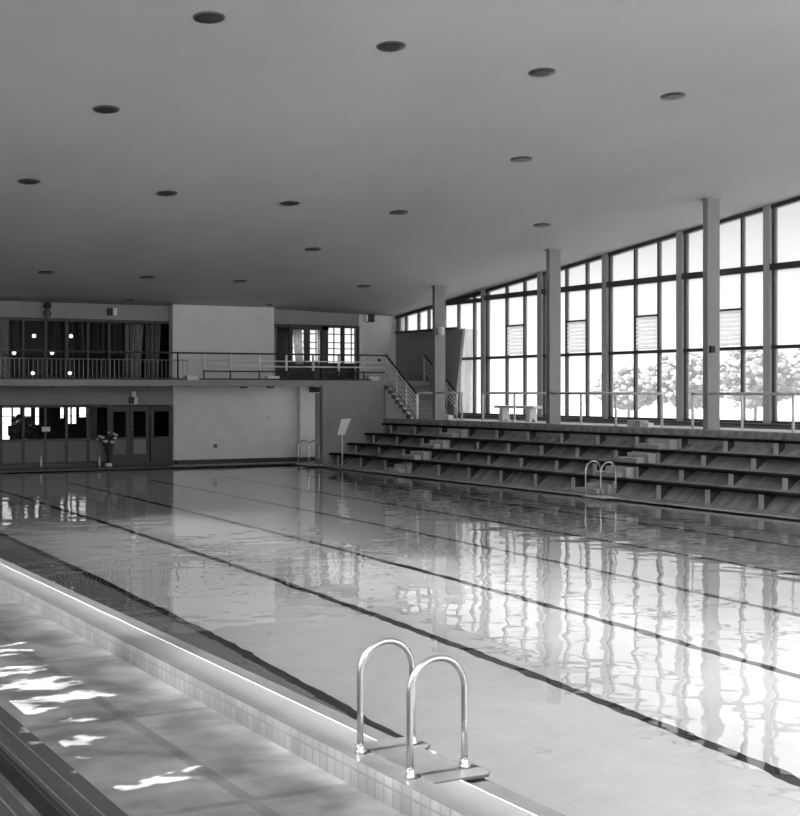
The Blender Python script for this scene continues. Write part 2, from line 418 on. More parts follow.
# end bay: full-height part beside the stair and the clerestory over the stair wall
bm = B()
for y, z0 in ((40.52, 1.74), (41.03, 1.74), (42.09, 1.74), (43.09, 4.83), (44.2, 4.83), (44.96, 4.83), (45.91, 4.83), (46.45, 4.83)):
    prism(bm, [(y - .035, z0), (y + .035, z0), (y + .035, zc(y) - .02), (y - .035, zc(y) - .02)], 'X', 25.78, 25.9)
box(bm, 25.77, 25.91, 40.4, 42.12, 1.72, 1.80); box(bm, 25.77, 25.91, 40.4, 42.12, 3.67, 3.76)
box(bm, 25.72, 25.91, 40.4, 43.0, 5.66, 5.80); box(bm, 25.70, 25.91, 42.1, 46.6, 4.78, 4.86)
prism(bm, [(40.4, zc(40.4) - .14), (46.7, zc(46.7) - .10), (46.7, zc(46.7) + .02), (40.4, zc(40.4) + .02)], 'X', 25.76, 25.92)
wnd = struct('window_14', bm, m_frame_d)
pane('window_pane', [(25.85, y, z) for y, z in [(40.45, 1.76), (42.1, 1.76), (42.1, zc(42.1) - .1), (40.45, zc(40.45) - .1)]], (-1, 0, 0), m_glass_r, wnd)
pane('window_pane', [(25.85, y, z) for y, z in [(42.1, 4.83), (46.5, 4.83), (46.5, zc(46.5) - .08), (42.1, zc(42.1) - .1)]], (-1, 0, 0), m_glass_r, wnd)
bm = B(); box(bm, 25.8, 26.1, 46.45, 47.1, 4.8, 5.6); struct('wall_right_corner', bm, m_wall_gray)
# left windows (frames only seen from other positions)
for i, (a, b) in enumerate(WY):
    bm = B()
    zt = ceilz(0, b) - .5
    for y in [a + .05 + (b - a - .1) * q / 6 for q in range(7)]: box(bm, -2.85, -2.75, y - .04, y + .04, ZL, zt)
    box(bm, -2.85, -2.75, a, b, ZL, ZL + .1); box(bm, -2.85, -2.75, a, b, zt - .1, zt)
    struct('window_%d' % (15 + i), bm, m_frame_d)

# ---------------------------------------------------------------- columns
for n_, (Y, lab) in enumerate(((40.2, 'tall grey rectangular column farthest away, nearest the stairs'),
                               (33.55, 'tall grey rectangular column in the middle, right of the white bench'),
                               (26.7, 'tall grey rectangular column closest to the camera, with small dark box'))):
    top = ceilz(23.9, Y)
    t = thing('column', lab, 'column', (23.9, Y, 1.44 if n_ else 1.44), 'columns between grandstand and gallery')
    bm = B(); box(bm, 23.68, 24.08, Y - .09, Y + .09, 1.44, top + .01); obj('shaft', bm, m_column, t)
    bm = B(); box(bm, 23.64, 24.12, Y - .12, Y + .12, top - .04, top + .02); obj('capital', bm, m_column, t)

# ---------------------------------------------------------------- grandstand
RX = [21.4, 22.1, 22.8, 23.5]; RZ = [.40, .74, 1.08, 1.42]
Y0, Y1 = 8.0, 43.58
gs = thing('grandstand', 'four-row spectator stand with dark plank benches on grey concrete supports', 'grandstand', (21.4, 30, 0))
for X, Z in zip(RX, RZ):
    bxo('bench_board', m_bench, gs, X, X + .34, Y0, Y1, Z - .065, Z, bevel=.008)
aisles = [(37.78, 39.46), (27.6, 29.3), (17.3, 19.0)]
finY = [42.95 - 1.714 * q for q in range(20) if 42.95 - 1.714 * q > Y0]
for r, (X, Z) in enumerate(zip(RX, RZ)):
    zb = 0 if r == 0 else RZ[r-1]
    for Y in finY:
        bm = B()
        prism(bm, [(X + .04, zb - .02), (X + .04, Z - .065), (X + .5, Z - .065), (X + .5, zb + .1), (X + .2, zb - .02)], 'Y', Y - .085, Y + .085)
        for f in bm.faces: f.normal_update(); f.material_index = 1 if abs(f.normal.y) > .9 else 0  # shade of the side faces is painted as a darker colour
        obj('support_wall', bm, [m_fin, m_finshade], gs)
    # sloping boarding between benches, interrupted at the aisles
    ys = [Y0]
    for a, b in aisles[::-1]: ys += [a, b]
    ys.append(Y1)
    x0 = 21.12 if r == 0 else RX[r-1] + .30
    for q in range(0, len(ys), 2):
        bm = B(); prism(bm, [(x0, zb - .03), (X + .06, zb + .01), (X + .44, Z - .07), (X + .44, Z - .13), (X + .08, zb - .05), (x0, zb - .09)], 'Y', ys[q], ys[q+1])
        obj('sloping_boards', bm, m_panelwood, gs)
    for a, b in aisles:
        yc = (a + b) / 2
        bxo('step', m_conc, gs, x0 - .1, x0 + .22, yc - .75, yc + .15, zb, zb + .13, bevel=.01)
        bxo('step', m_conc, gs, x0 + .14, X - .01, yc - .9, yc - .05, zb, zb + .25, bevel=.01)
bm = B(); prism(bm, [(21.3, -.2), (24.2, -.2), (24.2, 1.42), (23.75, 1.42), (23.75, 1.2), (21.75, .05)], 'Y', Y0, Y1)
obj('base', bm, m_conc, gs)

# ---------------------------------------------------------------- gallery railings
def railing(label, posts, y0, y1, z=2.51, bracket=None):
    t = thing('railing', label, 'railing', (23.7, y0, 1.6), 'white tube railings along the gallery edge')
    bm = B(); tube(bm, [(23.7, y0, z), (23.7, y1, z)], .036); obj('handrail', bm, m_white, t)
    for y in posts:
        bm = B(); tube(bm, [(23.7, y, 1.6), (23.7, y, z)], .036); obj('post', bm, m_white, t)
    if bracket:
        bm = B(); box(bm, 23.62, 23.76, min(bracket, y1) , max(bracket, y1), z - .14, z + .03); obj('bracket', bm, m_white, t)
Yx = lambda px: 0
railing('short white railing between the stair foot and the farthest column', [41.35], 41.38, 40.29)
railing('short white railing just right of the farthest column, over a white block', [38.42], 40.11, 38.42)
railing('white railing in front of the white bench', [37.15, 35.35], 37.15, 33.64)
railing('long white railing starting right of the middle column', [31.95, 30.35, 28.4], 33.46, 28.4)
railing('shortest white railing, left of the closest column', [27.2], 27.2, 26.79)
railing('white railing right of the closest column, running out of the picture', [25.4, 23.7, 22, 20.3, 18.6], 26.61, 18.6)

# white bench on the gallery
t = thing('white_bench', 'plain white bench on the gallery in front of the tall windows', 'bench', (24.75, 36.75, 1.6))
bxo('seat', m_white, t, 24.6, 24.95, 35.65, 37.9, 2.02, 2.10, bevel=.01)
for y in (37.55, 36.0):
    bm = B(); prism(bm, [(24.62, 1.6), (24.70, 1.6), (24.775, 1.72), (24.85, 1.6), (24.93, 1.6), (24.9, 2.02), (24.65, 2.02)], 'Y', y - .1, y + .1)
    obj('leg', bm, m_white, t)
tag(bxo('crate', m_conc, None, 23.85, 24.15, 29.5, 30.05, 1.6, 1.78, bevel=.01), 'grey box lying on the gallery edge beside a small white block', 'box')
tag(bxo('block', m_white, None, 23.85, 24.05, 29.15, 29.38, 1.6, 1.72, bevel=.01), 'small white block on the gallery edge beside the grey box', 'block')
tag(bxo('block', m_white, None, 23.8, 24.0, 39.45, 39.72, 1.6, 1.76, bevel=.01), 'small white block at the foot of the farthest column', 'block')
# boxes on columns
t = thing('switch_box', 'small dark box fixed to the closest column', 'box', (23.66, 26.61, 3.62))
bxo('housing', m_dark, t, 23.72, 23.86, 26.52, 26.608, 3.54, 3.72, bevel=.01); bxo('lid', m_black, t, 23.74, 23.84, 26.505, 26.52, 3.57, 3.69)
t = thing('wall_lamp', 'small rounded white lamp fixed to the farthest column', 'lamp', (23.7, 40.05, 4.6))
bm = B(); lathe(bm, [(.03, 0), (.11, .01), (.12, .06), (.12, .22), (.10, .28), (.03, .3)], (23.84, 40.0, 4.45), 16); obj('shade', bm, m_wall_light, t, 0)
bxo('bracket', m_dark, t, 23.75, 23.9, 40.07, 40.11, 4.5, 4.68)

# ---------------------------------------------------------------- stairs to the balcony
m_treadc = mat('grey_tread', .22, .8, .1, 5)
st = thing('staircase', 'concrete staircase from the gallery up to the balcony, with pale flank', 'stairs', (24.4, 42.5, 1.6))
N = 8; top = 2.94; run = 2.1 / N; rise = (top - 1.6) / N
pts = [(43.6, 1.6), (43.6, 2.78)]
bm = B(); prism(bm, [(43.6, 1.42), (43.6, 2.74), (43.45, 2.74), (41.62, 1.6), (41.5, 1.42)], 'X', 23.66, 23.74); obj('flank', bm, m_wall_light, st)
for i in range(N):
    z1 = top - i * rise - .0; y1 = 43.6 - i * run
    bxo('tread', m_treadc, st, 23.62, 25.3, y1 - run - .03, y1, z1 - rise - .15, z1 - rise, bevel=0)
    bxo('riser', m_conc_l, st, 23.75, 25.3, y1 - run, y1 - run + .03, max(1.6, z1 - 2 * rise), z1 - rise - .02)
def stair_rail(label, X, ya, yb, za, zb, nbar, posts, ztop=.93):
    t = thing('stair_railing', label, 'railing', (X, ya, za))
    bm = B(); tube(bm, [(X, ya, za + ztop), (X, yb, zb + ztop)], .035); obj('handrail', bm, m_dark, t)
    for i in range(nbar):
        h = ztop - .14 - i * .145
        bm = B(); tube(bm, [(X, ya, za + h), (X, yb, zb + h)], .016, 6); obj('rail', bm, m_white, t)
    for y in posts:
        s_ = (y - ya) / (yb - ya); z = za + (zb - za) * s_
        bm = B(); tube(bm, [(X, y, z - .02), (X, y, z + ztop)], .026, 8); obj('post', bm, m_white, t)
stair_rail('stair railing on the pool side with sloping white bars and dark handrail', 23.6, 43.45, 41.2, 2.93, 1.55, 5, [43.45, 42.65, 41.95, 41.22])
stair_rail('stair railing on the wall side, half hidden by the farthest column', 25.45, 43.9, 41.6, 2.95, 1.6, 4, [43.9, 43.1, 42.3, 41.6])
bm = B(); prism(bm, [(41.35, 4.75), (41.85, 4.75), (42.45, 1.62), (42.0, 1.62)], 'X', 25.55, 25.65)
tag(obj('leaning_board', bm, m_wall_gray), 'tall grey board leaning in the window corner behind the stairs', 'board')
bm = B(); prism(bm, [(43.75, 4.9), (43.1, 4.85), (43.62, .4), (43.9, .4)], 'X', 27.1, 27.3)
tag(obj('shade_fin', bm, m_conc_l), 'pale tapering fin added outside for the grey shade in the last window pane', 'fin')  # fin added to draw the triangular shade in the last pane

# ---------------------------------------------------------------- balcony railing
BY = 43.62
t = thing('balcony_railing', 'balcony railing with thin vertical bars on the left and two white rails on the right', 'railing', (17, BY, 2.94))
bm = B(); tube(bm, [(3.0, BY, 3.83), (23.7, BY, 3.85)], .03, 8); obj('handrail', bm, m_dark, t)
bm = B(); tube(bm, [(3.0, BY, 3.60), (16.2, BY, 3.60)], .016, 6); obj('rail', bm, m_panelgrey, t)
m_bal = mat('grey_baluster_paint', .42, .5)
for i in range(61):
    X = 7.4 + i * .146
    bm = B(); tube(bm, [(X, BY, 2.99), (X, BY, 3.60)], .011, 5); obj('baluster', bm, m_bal, t)
bxo('bottom_rail', m_black, t, 3.0, 16.15, BY - .03, BY + .03, 2.945, 3.0)
bxo('bottom_rail', m_black, t, 16.6, 23.1, BY - .03, BY + .03, 2.945, 3.0)
for X in (15.83,):
    bm = B(); tube(bm, [(X, BY, 2.95), (X, BY, 3.83)], .028, 8); obj('post', bm, m_dark, t)
for X in (16.75, 17.70, 18.76, 19.78, 20.80, 21.80, 22.79, 23.70):
    bm = B(); tube(bm, [(X, BY, 3.27), (X, BY, 3.82)], .045, 8); tag(obj('post', bm, m_white, t), 'white upper post')
    bm = B(); tube(bm, [(X, BY, 2.95), (X, BY, 3.27)], .028, 8); tag(obj('post', bm, m_dark, t), 'dark lower post')
for z, mm in ((3.60, m_white), (3.41, m_white), (3.24, m_dark)):
    bm = B(); tube(bm, [(16.75, BY, z), (23.70, BY, z)], .026, 6); obj('rail', bm, mm, t)
for X0, X1, lab in ((16.18, 16.55, 'low white box on the balcony edge where the two railings meet'), (19.1, 19.55, 'low white box on the balcony edge below the dark-framed window'), (23.05, 23.45, 'low white box on the balcony edge beside the stair head')):
    tag(bxo('float_box', m_white, None, X0, X1, 43.68, 43.95, 2.94, 3.09, bevel=.01), lab, 'box', 'white boxes on the balcony edge')

# ---------------------------------------------------------------- far glazing + rooms behind
def room(name, x0, x1, y1, z0, z1, holes, m):
    """dark room behind the glazing; holes = back windows (x0,x1,z0,z1)"""
    bm = B()
    box(bm, x0, x1, 47.1, y1, z0 - .1, z0); box(bm, x0, x1, 47.1, y1, z1, z1 + .1)
    box(bm, x0 - .1, x0, 47.1, y1, z0, z1); box(bm, x1, x1 + .1, 47.1, y1, z0, z1)
    cuts = sorted(holes); X = x0
    for (a, b, c, d) in cuts:
        if a > X: box(bm, X, a, y1, y1 + .1, z0, z1)
        box(bm, a, b, y1, y1 + .1, z0, c); box(bm, a, b, y1, y1 + .1, d, z1); X = b
    box(bm, X, x1, y1, y1 + .1, z0, z1)
    return struct(name, bm, m)
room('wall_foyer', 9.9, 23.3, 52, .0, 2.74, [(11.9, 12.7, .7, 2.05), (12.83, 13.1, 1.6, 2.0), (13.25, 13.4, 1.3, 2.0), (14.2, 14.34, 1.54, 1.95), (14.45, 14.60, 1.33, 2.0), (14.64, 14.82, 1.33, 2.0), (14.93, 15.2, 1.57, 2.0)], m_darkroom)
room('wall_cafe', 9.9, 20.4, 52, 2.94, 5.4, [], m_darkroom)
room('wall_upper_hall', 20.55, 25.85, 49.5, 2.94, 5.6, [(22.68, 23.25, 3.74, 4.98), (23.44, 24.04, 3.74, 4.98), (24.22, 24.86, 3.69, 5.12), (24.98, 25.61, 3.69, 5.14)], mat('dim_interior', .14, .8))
# window frames at the back of the upper hall and foyer
bm = B()
for X in [22.71, 23.23, 23.46, 23.75, 24.02, 24.24, 24.54, 24.85, 25.0, 25.32, 25.59]: box(bm, X - .02, X + .02, 49.52, 49.56, 3.7, 5.13)
for z in (4.26, 4.5, 4.84): box(bm, 22.7, 25.6, 49.52, 49.56, z - .018, z + .018)
struct('window_21', bm, m_frame_g)
bm = B()
for X in (12.4, 14.62): box(bm, X - .03, X + .03, 52.02, 52.08, .7, 2.05)
for z in (1.62,): box(bm, 11.6, 15.2, 52.02, 52.08, z - .015, z + .015)
struct('window_22', bm, m_frame_g)
def curtain(x0, x1, z0, z1, y, label, amp=.04, nfold=6, taper=0, m=m_curtain):
    bm = B(); n_ = nfold * 6; A = []; Bv = []
    for i in range(n_ + 1):
        s_ = i / n_; X = x0 + (x1 - x0) * s_; yy = y + amp * math.sin(s_ * nfold * 2 * math.pi)
        A.append(bm.verts.new((X, yy, z1))); Bv.append(bm.verts.new((x0 + taper + (x1 - x0) * s_ * .8, yy, z0)))
    for i in range(n_):
        f = bm.faces.new([A[i], A[i+1], Bv[i+1], Bv[i]]); f.smooth = True
    o = obj('curtain', bm, m); sd_ = o.modifiers.new('t', 'SOLIDIFY'); sd_.thickness = .01
    return tag(o, label, 'curtain')
curtain(22.66, 23.04, 3.6, 5.0, 49.4, 'pale curtain gathered at the left of the far upper window', taper=.15, m=trans)
curtain(23.75, 24.1, 3.55, 5.0, 49.4, 'pale curtain at the right of the curtained upper window', m=trans)
curtain(20.66, 21.1, 2.96, 4.95, 47.4, 'grey curtain beside the white block behind the upper glazing', m=m_curtain)
curtain(15.27, 15.95, 2.96, 4.95, 47.5, 'grey curtain in the middle of the dark upper glazing', m=m_wall_gray)
curtain(16.03, 16.6, 2.96, 4.95, 47.5, 'grey curtain at the right end of the dark upper glazing', m=m_panelgrey)
curtain(14.0, 14.3, .3, 2.05, 47.6, 'dim curtain behind the flower vase', m=m_panelgrey)

def glazing(name, idx, xs, z0, z1, sill, panels, glass_t=.01):
    bm = B()
    for X in xs: box(bm, X - .04, X + .04, 46.68, 46.78, z0, z1)
    box(bm, xs[0], xs[-1], 46.68, 46.78, z1 - .07, z1 + .03); box(bm, xs[0], xs[-1], 46.68, 46.78, z0, z0 + .09)
    if sill: box(bm, xs[0], xs[-1], 46.67, 46.79, sill - .04, sill + .03)
    o = struct(name, bm, m_frame_d)
    q0, q1, qa, qb = xs[0], xs[-1], sill or z0, z1 - .05
    pane('window_pane', [(q0, 46.74, qa), (q1, 46.74, qa), (q1, 46.74, qb), (q0, 46.74, qb)], (0, -1, 0), m_glass, o)
    for a, b in panels:
        bm = B(); box(bm, a + .05, b - .05, 46.70, 46.76, z0 + .1, sill - .05); struct('window_panel', bm, m_panelgrey, o)
lowx = [10.02, 10.76, 11.5, 12.24, 12.97, 13.71, 14.43]
glazing('window_23', 0, lowx, .06, 2.08, .92, list(zip(lowx, lowx[1:])))
glazing('window_24', 0, [10.02, 10.76, 11.49, 12.24, 12.96, 13.71, 14.45, 15.23, 16.0, 16.74], 2.94, 5.02, None, [])
glazing('window_25', 0, [20.62, 21.32, 22.64, 22.85, 23.5, 24.17], 2.94, 5.02, None, [])
bm = B(); box(bm, 21.3, 22.9, 46.66, 46.8, 4.86, 5.0); box(bm, 22.62, 22.88, 46.66, 46.8, 2.94, 5.0); struct('trim_1', bm, m_frame_d)
# doors
for di, (a, b, pw, pm) in enumerate(((14.47, 15.18, .08, m_panelgrey), (15.20, 15.90, .08, mat('pale_door_panel', .27, .6)), (15.95, 16.74, .07, mat('dark_door_panel', .09, .6)))):
    bm = B()
    box(bm, a, a + .12, 46.68, 46.76, .06, 2.05); box(bm, b - .12, b, 46.68, 46.76, .06, 2.05)
    box(bm, a + .12, b - .12, 46.68, 46.76, 1.86, 2.05); box(bm, a + .12, b - .12, 46.68, 46.76, .06, .36); box(bm, a + .12, b - .12, 46.68, 46.76, .88, .96)
    d = struct('door_%d' % (di + 2), bm, m_frame_d)
    bm = B(); box(bm, a + .12, b - .12, 46.70, 46.74, .36, .88); struct('door_panel', bm, pm, d)
    pane('door_glass', [(a + .12, 46.72, .96), (b - .12, 46.72, .96), (b - .12, 46.72, 1.86), (a + .12, 46.72, 1.86)], (0, -1, 0), m_glass, d)
    if di == 1:
        bm = B(); ball(bm, (15.28, 46.64, 1.22), .035); struct('door_handle', bm, m_chrome, d)

# glowing globes stand in for the bright spots in the upper glazing
for (X, Z, lab) in ((12.44, 4.52, 'glowing globe behind the upper glazing, left of the top pair'), (13.76, 4.54, 'glowing globe behind the upper glazing, right of the top pair'),
                    (11.74, 3.91, 'glowing globe just below the handrail, left of the middle pair'), (13.08, 3.93, 'glowing globe just below the handrail, right of the middle pair'),
                    (12.55, 3.21, 'glowing globe behind the balusters, left of the lowest pair'), (13.89, 3.22, 'glowing globe behind the balusters, right of the lowest pair')):
    YL = 49.6 if Z < 3.5 else 49
    t = thing('pendant_globe', lab, 'lamp', (X, YL, Z), 'glowing globes in the dark upper room')
    bm = B(); ball(bm, (X, YL, Z), .072); obj('globe', bm, m_globe, t)
    bm = B(); tube(bm, [(X, YL, Z + .07), (X, YL, 5.4)], .006, 5); obj('cord', bm, m_black, t)

# fixtures on the far wall
t = thing('ceiling_globe', 'clear globe lamp with a dark cap hanging under the ceiling above the upper glazing', 'lamp', (12.2, 46.3, 5.3))
bm = B(); lathe(bm, [(.03, .34), (.12, .30), (.14, .2), (.10, .12)], (12.2, 46.3, 5.22), 16); obj('cap', bm, m_black, t)
bm = B(); ball(bm, (12.2, 46.3, 5.18), .14); obj('globe', bm, glassmat('lamp_glass', .7, .5, .7), t)
bm = B(); tube(bm, [(12.2, 46.3, 5.5), (12.2, 46.3, 5.7)], .02, 6); obj('rod', bm, m_black, t)
def speaker(label, x0, x1, z0, z1, y=46.45, rnd=False, flip=False):
    t = thing('loudspeaker', label, 'loudspeaker', ((x0+x1)/2, y, z0), 'wall boxes')
    xm = x0 + (x1 - x0) * .5
    bxo('cabinet', m_white, t, xm, x1, y, 46.7, z0, z1, bevel=.01)
    bxo('grille', m_black, t, x0, xm, y + .02, 46.7, z0 + .01, z1 - .01, bevel=.005)
    return t
speaker('half black half white wall box high above the upper glazing', 14.38, 14.66, 5.18, 5.44)
speaker('half black half white wall box above the double doors', 15.15, 15.42, 2.12, 2.36, 46.5)
tag(bxo('sensor_box', m_wall_light, None, 15.2, 15.36, 46.5, 46.7, 2.37, 2.56, bevel=.02), 'small grey box standing on the wall box above the doors', 'box')
t = thing('wall_speaker', 'dark-fronted wall box with round lamp beside it, above the stair head', 'loudspeaker', (24.6, 46.6, 5.2))
bxo('cabinet', m_white, t, 24.40, 24.48, 46.5, 46.7, 5.22, 5.48); bxo('grille', m_black, t, 24.48, 24.76, 46.5, 46.7, 5.2, 5.5, bevel=.01)
bm = B(); lathe(bm, [(.02, 0), (.12, .02), (.13, .1)], (24.95, 46.7, 5.34), 16, Matrix.Rotation(math.radians(90), 4, 'X')); obj('round_lamp', bm, m_wall_light, t)
tag(bxo('exit_box', m_black, None, 21.95, 22.55, 46.15, 46.38, 2.52, 2.72, bevel=.01), 'black box under the balcony above the recessed doorway', 'box')
tag(bxo('socket', m_panelgrey, None, 18.28, 18.42, 46.62, 46.66, .53, .66, bevel=.01), 'small dark socket low on the white wall', 'socket')
t = thing('wall_plate', 'pale rectangular notice plate on the white wall left of the pillar', 'plate', (20.7, 46.65, 1.58))
bxo('board', m_wall_light, t, 20.43, 20.98, 46.63, 46.66, 1.48, 1.68)
bm = B()
for z in (1.54, 1.60): 
    for q in range(7): box(bm, 20.48 + q * .066, 20.48 + q * .066 + .04, 46.622, 46.63, z, z + .03)
obj('lettering', bm, m_wall, t)
tag(bxo('door_notice', m_wall, None, 12.1, 12.38, 46.62, 46.66, 1.2, 1.36), 'small pale card on the ground floor glazing', 'card')
tag(bxo('wall_socket', m_black, None, 24.02 + 1.0, 24.12 + 1.0, 46.66, 46.7, 3.7, 3.8), 'small dark switch on the wall behind the stair head', 'switch')
# soffit lights
for X, Y, lab in ((11.82, 43.9, 'flat round lamp under the balcony, leftmost'), (14.95, 43.9, 'flat round lamp under the balcony, above the doors'), (18.3, 43.9, 'flat round lamp under the balcony, third from the left'), (19.3, 43.9, 'flat round lamp under the balcony, rightmost')):
    t = thing('soffit_lamp', lab, 'lamp', (X, Y, 2.74), 'round lamps under the balcony')
    bm = B(); lathe(bm, [(.10, 0), (.14, .03), (.14, .075)], (X, Y, 2.665), 20); obj('shade', bm, m_frame_g, t)
    bm = B(); lathe(bm, [(.08, 0), (.09, .01)], (X, Y, 2.655), 20); obj('diffuser', bm, m_white, t)

# people behind the ground floor glazing
def person(label, X, Y, h, hair_r=1.0, arm=0.1, turn=0):
    t = h / 1.7
    V = {'pelvis': (0, 0, .95), 'waist': (0, 0, 1.1), 'chest': (0, 0, 1.3), 'neck': (0, 0, 1.45), 'head0': (0, -.01, 1.52), 'head1': (0, -.02, 1.62),
         'shL': (-.17, 0, 1.38), 'elL': (-.24, -arm, 1.12), 'haL': (-.14, -.1 - arm * 1.5, 1.02), 'shR': (.17, 0, 1.38), 'elR': (.24, -arm, 1.12), 'haR': (.14, -.1 - arm * 1.5, 1.05),
         'hipL': (-.09, 0, .88), 'knL': (-.10, -.02, .48), 'anL': (-.10, .02, .08), 'toL': (-.11, -.13, .03), 'hipR': (.09, 0, .88), 'knR': (.10, -.02, .48), 'anR': (.10, .02, .08), 'toR': (.11, -.13, .03)}
    R = {'pelvis': .13, 'waist': .13, 'chest': .15, 'neck': .055, 'head0': .075, 'head1': .095, 'shL': .07, 'elL': .05, 'haL': .035, 'shR': .07, 'elR': .05, 'haR': .035,
         'hipL': .09, 'knL': .06, 'anL': .045, 'toL': .035, 'hipR': .09, 'knR': .06, 'anR': .045, 'toR': .035}
    E = [('pelvis', 'waist'), ('waist', 'chest'), ('chest', 'neck'), ('neck', 'head0'), ('head0', 'head1'), ('chest', 'shL'), ('shL', 'elL'), ('elL', 'haL'), ('chest', 'shR'), ('shR', 'elR'), ('elR', 'haR'),
         ('pelvis', 'hipL'), ('hipL', 'knL'), ('knL', 'anL'), ('anL', 'toL'), ('pelvis', 'hipR'), ('hipR', 'knR'), ('knR', 'anR'), ('anR', 'toR')]
    keys = list(V); cs, sn = math.cos(turn), math.sin(turn)
    def W(p): return (X + (p[0]*cs - p[1]*sn) * t, Y + (p[0]*sn + p[1]*cs) * t, p[2] * t)
    me = bpy.data.meshes.new('person'); me.from_pydata([W(V[k]) for k in keys], [(keys.index(a), keys.index(b)) for a, b in E], [])
    o = bpy.data.objects.new('person', me); COL.objects.link(o)
    me.materials.append(m_skin)
    sk = o.modifiers.new('skin', 'SKIN')
    for i, k in enumerate(keys): me.skin_vertices[0].data[i].radius = (R[k] * t,) * 2
    me.skin_vertices[0].data[0].use_root = True
    sb = o.modifiers.new('s', 'SUBSURF'); sb.levels = 2; sb.render_levels = 2
    tag(o, label, 'person')
    bm = B(); ball(bm, W((0, .01, 1.635)), .115 * t * hair_r, 1.0); h_ = obj('hair', bm, m_black, o)
    bm = B()
    for s_ in (-1, 1):
        tube(bm, [W((s_*.10, 0, .1)), W((s_*.10, -.02, .48)), W((s_*.09, 0, .88))], [.06*t, .08*t, .11*t], 10)
        tube(bm, [W((s_*.16, 0, 1.39)), W((s_*.24, -arm, 1.12)), W((s_*.15, -.08-arm*1.5, 1.03))], [.085*t, .065*t, .05*t], 10)
    o2 = obj('trousers_and_sleeves', bm, m_cloth, o)
    bm = B(); tube(bm, [W((0, 0, .86)), W((0, 0, 1.05)), W((0, 0, 1.28)), W((0, 0, 1.39)), W((0, 0, 1.46))], [.17*t, .165*t, .2*t, .18*t, .08*t], 14)
    obj('jacket', bm, m_cloth, o)
    return o
person('person in dark clothes standing behind the leftmost glass pane', 11.46, 47.8, 1.64, 1.0, .1, .3)
person('person in a dark jacket with bushy hair behind the second glass pane', 12.05, 48.0, 1.56, 1.15, .12, -.2)
person('person in dark clothes half hidden behind the one with bushy hair', 11.86, 48.75, 1.72, 1.0, .05, .1)

# flowers in a tall dark vase
t = thing('flower_vase', 'tall dark vase of white flowers by the glass doors', 'vase', (14.3, 46.3, 0))
bm = B(); lathe(bm, [(.12, 0), (.13, .02), (.12, .08), (.05, .10)], (14.3, 46.3, 0.0), 20); obj('foot', bm, m_wall_light, t)
bm = B(); lathe(bm, [(.05, .10), (.06, .3), (.09, .55), (.12, .7), (.10, .72)], (14.3, 46.3, 0), 20); obj('vase', bm, m_black, t)
rnd = random.Random(3)
fl = ((-.32, 1.02, .05), (-.22, .98, .06), (-.12, .85, .07), (.12, .82, .07), (.22, .95, .06), (.27, 1.05, .05), (0, 1.15, .045), (.18, 1.1, .045), (-.40, .92, .04))
bm = B()
for i in range(110):
    a = rnd.uniform(0, 6.28); r = rnd.uniform(.0, .2); z = rnd.uniform(.6, 1.0)
    c0 = Vector((14.3 + r*math.cos(a), 46.3 + r*math.sin(a)*.6, z)); d1 = Vector((rnd.uniform(-1, 1), rnd.uniform(-1, 1), rnd.uniform(-.3, 1))).normalized() * .09; d2 = Vector((rnd.uniform(-1, 1), rnd.uniform(-1, 1), rnd.uniform(-1, 1))).normalized() * .03
    bm.faces.new([bm.verts.new(c0 - d1), bm.verts.new(c0 + d2), bm.verts.new(c0 + d1), bm.verts.new(c0 - d2)])
obj('leaves', bm, m_leaf, t)
for dx, z, r in fl:
    bm = B(); bmesh.ops.create_icosphere(bm, subdivisions=2, radius=r, matrix=Matrix.Translation((14.3 + dx, 46.25, z)) @ Matrix.Diagonal((1.2, 1, .8, 1)))
    for v in bm.verts: v.co += Vector((rnd.uniform(-1, 1), rnd.uniform(-1, 1), rnd.uniform(-1, 1))) * r * .2
    f_ = obj('flower', bm, m_petal, t)
    bm = B(); tube(bm, [(14.3 + dx * .2, 46.3, .68), (14.3 + dx * .7, 46.28, z * .9), (14.3 + dx, 46.26, z - r * .5)], .008, 5); obj('stem', bm, m_leaf, t)
for X, Y, h, lab in ((12.0, 46.35, .4, 'short pale post at the foot of the glazing, left one'), (14.0, 46.35, .32, 'short pale post at the foot of the glazing, beside the vase')):
    t = thing('marker_post', lab, 'post', (X, Y, 0), 'marker posts at the pool end')
    bm = B(); lathe(bm, [(.035, 0), (.035, h*.6), (.02, h*.7), (.02, h)], (X, Y, 0), 12); obj('post', bm, m_wall, t)
    bm = B(); lathe(bm, [(.05, 0), (.05, .02)], (X, Y, 0), 12); obj('base', bm, m_dark, t)

# sign on a pole at the end of the stand
t = thing('notice_stand', 'tilted white notice board on a thin pole at the end of the stand', 'sign', (21.06, 41.87, 0))
bm = B(); tube(bm, [(21.06, 41.87, .0), (21.06, 41.87, 1.15)], .022, 8); obj('pole', bm, m_wall_light, t)
bm = B(); prism(bm, [(20.85, 1.09), (21.12, 1.09), (21.37, 1.64), (21.0, 1.62)], 'Y', 41.82, 41.845); obj('board', bm, m_white, t)
bm = B(); lathe(bm, [(.12, 0), (.12, .02), (.03, .03)], (21.06, 41.87, 0), 16); obj('base', bm, m_dark, t)

